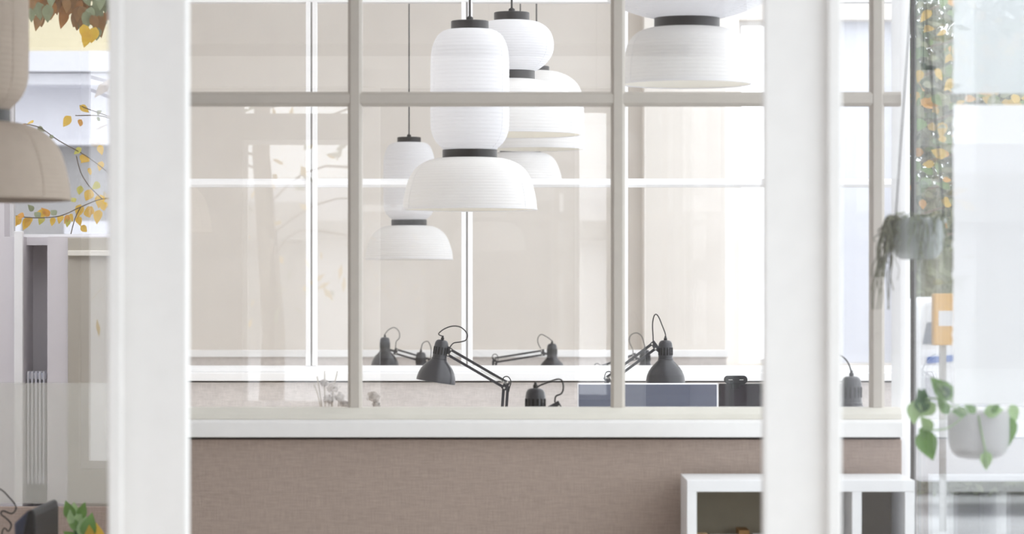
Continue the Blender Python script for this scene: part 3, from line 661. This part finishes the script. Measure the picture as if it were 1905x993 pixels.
# floor plant
d = 8.45; r = empty('potted_plant', (X(150, d), d, 0), 'tall white planter with green and yellow leaves in the passage', 'potted plant')
xp = X(150, d)
MB().lathe([(0, .001), (0, .1), (.05, .11), (.78, .13), (.785, .125), (.76, .12), (.7, .118)], (xp, d, 0), n=32).build('pot', white2, r, smooth=True)
MB().lathe([(.74, .001), (.74, .12)], (xp, d, 0), n=24).build('soil', soil, r)
for i, (px, py, tx, ty, mm) in enumerate(((135, 965, 122, 936, 'g'), (140, 980, 138, 940, 'p'), (150, 965, 155, 938, 'g'), (150, 985, 128, 962, 'g'), (155, 1000, 158, 962, 'p'), (148, 1010, 122, 990, 'g'), (168, 1005, 164, 980, 'y'), (185, 1010, 178, 978, 'y'), (160, 1005, 140, 984, 'd'), (160, 1000, 170, 960, 'g'))):
    a = P(px, py, d-.02); b = P(tx, ty, d-.03)
    MB().tube(smooth_path([(xp, d, .74), (a+Vector((0, 0, -.02))).lerp(Vector((xp, d, .76)), .4), a], 4), .0022, 5).build('stem', leafg, r)
    me = lm.get(mm) or leaf_mesh('floor_leaf_yellow', .066, .05, leafy); lm.setdefault(mm, me)
    put_leaf(me, r, a, aim(b-a, (random.uniform(-.3, .3), -1, .3)), (b-a).length/.066*1.1)

# ------------------------------------------------------------------ outdoors on the passage side: branch, tree crown, building
random.seed(11)
d = 13.4
r = empty('birch_branch', P(200, 330, d), 'thin branch with yellow autumn leaves outside the passage window', 'tree branch')
BL = [leaf_mesh('branch_leaf_y', .05, .036, leafy, .2), leaf_mesh('branch_leaf_o', .05, .034, leafo, .3), leaf_mesh('branch_leaf_g', .046, .032, leafs, .2), leaf_mesh('branch_leaf_l', .05, .036, mat('leaf_lime', lin(196, 190, 84), .5, .15, transl=.3), .2)]
twigs = [[(232, 240), (215, 222), (165, 203), (148, 196)], [(232, 240), (195, 217), (140, 215)], [(235, 350), (200, 320), (160, 290), (110, 262), (75, 238), (45, 230)], [(234, 370), (190, 370), (150, 385), (110, 402), (60, 405), (22, 400)], [(150, 385), (140, 405), (133, 430), (130, 445)], [(190, 370), (165, 345), (150, 320), (142, 290)]]
MB().tube(smooth_path([P(236, 470, d), P(232, 400, d), P(236, 340, d), P(232, 240, d), P(226, 120, d)], 5), .008, 7).build('bough', bark, r, smooth=True)
MB().tube(smooth_path([P(236, 470, d), (X(232, d), d, .9), (X(228, d), d+.05, -.12)], 5), .015, 8).build('stem', bark, r, smooth=True)
for t in twigs: MB().tube(smooth_path([P(a, b, d) for a, b in t], 5), .0022, 5).build('twig', bark, r, smooth=True)
spots = [(148, 197, 160, 204, 0, 1), (132, 216, 122, 228, 0, 1.2), (152, 222, 145, 238, 1, .9), (180, 212, 190, 204, 2, .7), (185, 218, 178, 230, 2, .7), (62, 228, 45, 226, 0, .9), (70, 236, 84, 246, 2, .8), (92, 252, 106, 262, 2, .7), (48, 232, 36, 240, 1, .6),
         (152, 276, 142, 282, 3, .9), (148, 290, 160, 296, 0, 1), (185, 270, 190, 290, 0, .9), (165, 292, 150, 302, 0, 1), (190, 300, 182, 322, 0, .9), (168, 312, 166, 326, 0, .8), (150, 345, 148, 358, 3, .9), (185, 340, 172, 352, 3, 1),
         (170, 352, 158, 378, 0, 1.3), (188, 362, 182, 388, 0, 1.3), (150, 380, 145, 402, 0, 1.2), (160, 388, 170, 410, 0, 1.1), (185, 390, 178, 416, 0, 1.3), (135, 398, 130, 416, 0, 1), (150, 420, 166, 434, 0, .9), (130, 438, 120, 448, 0, 1), (130, 400, 118, 414, 1, .9),
         (105, 400, 92, 388, 2, 1), (92, 402, 78, 386, 1, 1), (75, 404, 60, 390, 2, 1), (60, 404, 48, 416, 0, 1.1), (45, 403, 28, 398, 1, 1), (40, 404, 22, 418, 0, 1.2), (25, 402, 30, 425, 0, 1.2), (55, 405, 40, 430, 0, 1.2), (80, 404, 72, 418, 3, .9), (115, 400, 108, 416, 0, .9), (62, 392, 52, 380, 2, .9), (140, 376, 128, 362, 3, .8), (172, 384, 164, 398, 0, 1.2), (128, 406, 124, 422, 3, .8), (192, 375, 196, 398, 0, 1.1), (145, 402, 150, 424, 0, .9), (100, 404, 96, 418, 0, .8), (86, 396, 70, 398, 0, 1.1)]
for a, b, c_, e, kk, s_ in spots:
    p0 = P(a, b, d+random.uniform(-.04, .04)); p1 = P(c_, e, d)
    put_leaf(BL[kk], r, p0, aim(p1-p0, (random.uniform(-.4, .4), -1, random.uniform(-.1, .6))), s_*.98*(p1-p0).length/.05 if False else s_*.95)
# brown crown overhead
d = 15.5
r = empty('autumn_tree', (X(-60, d), d+.5, -.12), 'brown autumn tree hanging over the top of the passage window', 'tree')
MB().tube([(X(-60, d), d+.5, -.12), (X(-50, d), d+.5, 1.5), (X(-20, d), d+.4, 3.2), (X(40, d), d+.2, 3.6)], [.1, .09, .07, .03], 10).build('trunk', bark, r, smooth=True)
for ex in (60, 100, 140, 180, 220): MB().tube(smooth_path([(X(40, d), d+.2, 3.6), P(ex-10, -60, d), P(ex, 0, d)], 4), .008, 5).build('branch', bark, r, smooth=True)
CL = [leaf_mesh('crown_brown', .09, .06, leafb, .3), leaf_mesh('crown_olive', .09, .06, leafs, .3), leaf_mesh('crown_rust', .09, .055, mat('leaf_rust', lin(172, 120, 62), .6, .2, transl=.3), .3), leaf_mesh('crown_yellow', .09, .06, leafy, .2)]
for i in range(210):
    px = random.uniform(52, 230); lim = 34+12*math.sin(px*.11)+(20 if px > 135 else 0)
    py = random.uniform(-60, lim); p0 = P(px, py-14, d+random.uniform(-.15, .25))
    put_leaf(CL[random.choice((0, 0, 2, 2, 1)) if px < 150 else random.choice((1, 1, 0, 2))], r, p0, aim((random.uniform(-.6, .6), random.uniform(-.3, .3), -1), (random.uniform(-.5, .5), -1, .3)), random.uniform(.6, 1.05))
for px, py in ((155, 45), (165, 58), (178, 50)): put_leaf(CL[3], r, P(px, py, d-.2), aim((random.uniform(-.3, .3), 0, -1), (.2, -1, .2)), .9)
# building across the street
d = 30.0
r = empty('pale_building', (X(120, d), d+3, -.12), 'white building with pale yellow upper wall seen past the branch', 'building')
xa, xb = X(-500, d), X(420, d)
B(xa, xb, d, d+6, -.12, Z(272, d)).build('ground_floor_wall', bgrey, r); B(xa, xb, d-.02, d+6, Z(262, d), Z(164, d)).build('upper_wall', bwhite, r)
B(xa-.1, xb+.1, d-.5, d+6, Z(164, d), Z(143, d)).build('cornice', bwhite, r); B(xa-.1, xb+.1, d-.6, d+6, Z(141, d), Z(104, d)).build('cornice', bwhite, r)
B(xa-.1, xb+.1, d-.3, d+6, Z(272, d), Z(262, d)).build('ledge', bwhite, r); B(xa, xb, d+.5, d+6, Z(104, d), 9).build('upper_wall', byellow, r)
for q in range(5):
    xq = X(-420+q*180, d); B(xq, xq+.5, d-.03, d+.02, .9, 2.2).build('window', bwhite, r); 
# ------------------------------------------------------------------ outdoors on the facade side
random.seed(21)
d = 17.5
r = empty('street_tree', (X(2050, d), d+1.0, -.12), 'tree with green and yellow autumn leaves outside the facade', 'tree')
MB().tube([(X(2050, d), d+1, -.12), (X(2045, d), d+1, 2), (X(1980, d), d+.8, 3.4), (X(1850, d), d+.6, 4.2)], [.13, .11, .08, .03], 12).build('trunk', bark, r, smooth=True)
for q in range(9):
    py = 20+q*52; MB().tube(smooth_path([(X(2045, d), d+1, max(2.0, Z(py, d)-.3)), P(1900, py-20, d+.6), P(1760, py+random.uniform(-20, 20), d+.3), P(1690, py+25, d+.2)], 4), .006, 5).build('branch', bark, r, smooth=True)
TL = [leaf_mesh('tree_green', .085, .06, leafg, .25), leaf_mesh('tree_dark', .085, .06, leafd, .25), leaf_mesh('tree_yellow', .085, .06, leafy, .2), leaf_mesh('tree_orange', .085, .06, leafo, .2), leaf_mesh('tree_grey', .085, .055, leafs, .2)]
for i in range(290):
    px = random.uniform(1696, 1930); py = random.triangular(-40, 440, 120); dd = d+random.uniform(-.5, .3)
    put_leaf(TL[random.choice((0, 0, 4, 4, 1, 2, 2, 3))], r, P(px, py, dd), aim((random.uniform(-1, 1), random.uniform(-.4, .4), random.uniform(-1, .3)), (random.uniform(-.6, .6), -1, random.uniform(-.2, .8))), random.uniform(.6, 1.1))
def leaf_mass(name, m, n, fn, root, size):
    mb = MB()
    for i in range(n):
        p = Vector(fn()); a = Vector((random.gauss(0, 1), random.gauss(0, 1), random.gauss(0, 1))).normalized(); b = a.orthogonal().normalized(); s_ = size*random.uniform(.6, 1.2)
        mb.add([p-a*s_, p+b*s_*.4, p+a*s_, p-b*s_*.4], [(0, 1, 2, 3)])
    o = mb.build(name, m, root); o['kind'] = 'stuff'; return o
leaf_mass('inner_foliage', leafd, 2600, lambda: P(random.uniform(1690, 1990), random.triangular(-80, 470, 150), d+random.uniform(.5, 1.6)), r, .06)
leaf_mass('inner_foliage', leafs, 1500, lambda: P(random.uniform(1690, 1990), random.triangular(-80, 480, 250), d+random.uniform(.4, 1.6)), r, .055)
d = 26.0
r = empty('hedge', (X(1800, d), d+.8, -.12), 'dull green hedge across the street behind the hanging planter', 'hedge')
B(X(1600, d), X(2100, d), d+.3, d+1.3, -.12, Z(330, d)-.1).build('core', leafs, r, bevel=.1)
leaf_mass('foliage', leafs, 3000, lambda: (random.uniform(X(1600, d), X(2100, d)), d+random.uniform(0, .4), random.uniform(-.1, Z(330, d))), r, .07)
d = 22.0
r = empty('street_sign', (X(1756, d), d, -.12), 'yellow street box with a white notice outside the facade', 'sign')
B(X(1737, d), X(1775, d), d, d+.12, Z(642, d), Z(546, d)).build('yellow_panel', yellow_s, r, bevel=.006)
B(X(1746, d), X(1774, d), d-.004, d, Z(606, d), Z(578, d)).build('white_notice', bwhite, r)
B(X(1750, d), X(1762, d), d+.04, d+.08, -.12, Z(642, d)).build('post', bgrey, r)
d = 23.5
r = empty('parked_van', (X(1800, d), d+1, -.12), 'white parked van blurred beyond the yellow street box', 'van')
pv = [(1712, 596), (1722, 560), (1760, 552), (2050, 552), (2060, 700), (2060, 896), (1704, 896), (1702, 680)]
MB().prism([P(a, b, d) for a, b in pv], (0, 1.7, 0)).build('body', bwhite, r, bevel=.04)
MB().prism([P(a, b, d-.01) for a, b in ((1716, 640), (1724, 600), (1765, 594), (1765, 640))], (0, .02, 0)).build('window', mat('van_glass', lin(110, 120, 135), .1, .05), r)
MB().prism([P(a, b, d-.012) for a, b in ((1725, 664), (1775, 660), (1775, 672), (1725, 676))], (0, .02, 0)).build('blue_stripe', mat('van_blue', lin(80, 120, 190), .4, .05), r)
for xx in (1770, 1980): MB().lathe([(0, .001), (0, .3), (.2, .3), (.2, .001)], (X(xx, d), d-.02, .18), (0, 1, 0), 24).build('wheel', plastic, r, smooth=True)

# ------------------------------------------------------------------ street behind the camera (reflected in the panes)
random.seed(5)
r = empty('street_house', (-1, -16, -.12), 'white house across the street seen only in pane reflections', 'building')
B(-9, 7, -20, -16, -.12, 2.1).build('ground_floor_wall', mat('render_bright_white', lin(250, 250, 251), .8, .02, 3), r); B(-9.1, 7.1, -20, -15.7, 2.1, 2.3).build('cornice', bgrey, r); B(-9, 7, -20, -16, 2.3, 2.75).build('parapet', bwhite, r)
for q in range(6):
    f = B(-7.5+q*2.2, -6.5+q*2.2, -16.03, -15.95, .9, 2.5).build('window', bgrey, r); 
r = empty('birch_tree', (-1.9, -7, -.12), 'slim birch tree with yellow leaves seen only in pane reflections', 'tree')
MB().tube([(-1.9, -7, -.12), (-1.85, -7, 1.2), (-1.95, -7, 2.6), (-1.9, -7, 4.5)], [.12, .09, .07, .04], 10).build('trunk', bark, r, smooth=True)
for q in range(8): MB().tube(smooth_path([(-1.9, -7, 1.7+q*.25), (-1.9+random.uniform(-.8, .9), -6.9, 2+q*.25), (-1.9+random.uniform(-1.5, 1.7), -6.8, 1.9+q*.22)], 4), .01, 5).build('branch', bark, r)
leaf_mass('foliage', leafy, 260, lambda: (random.uniform(-3.4, .3), -6.8+random.uniform(-.4, .4), random.uniform(1.2, 3.8)), r, .07)
leaf_mass('foliage', leafs, 160, lambda: (random.uniform(-3.4, .3), -6.8+random.uniform(-.4, .4), random.uniform(1.2, 3.8)), r, .07)
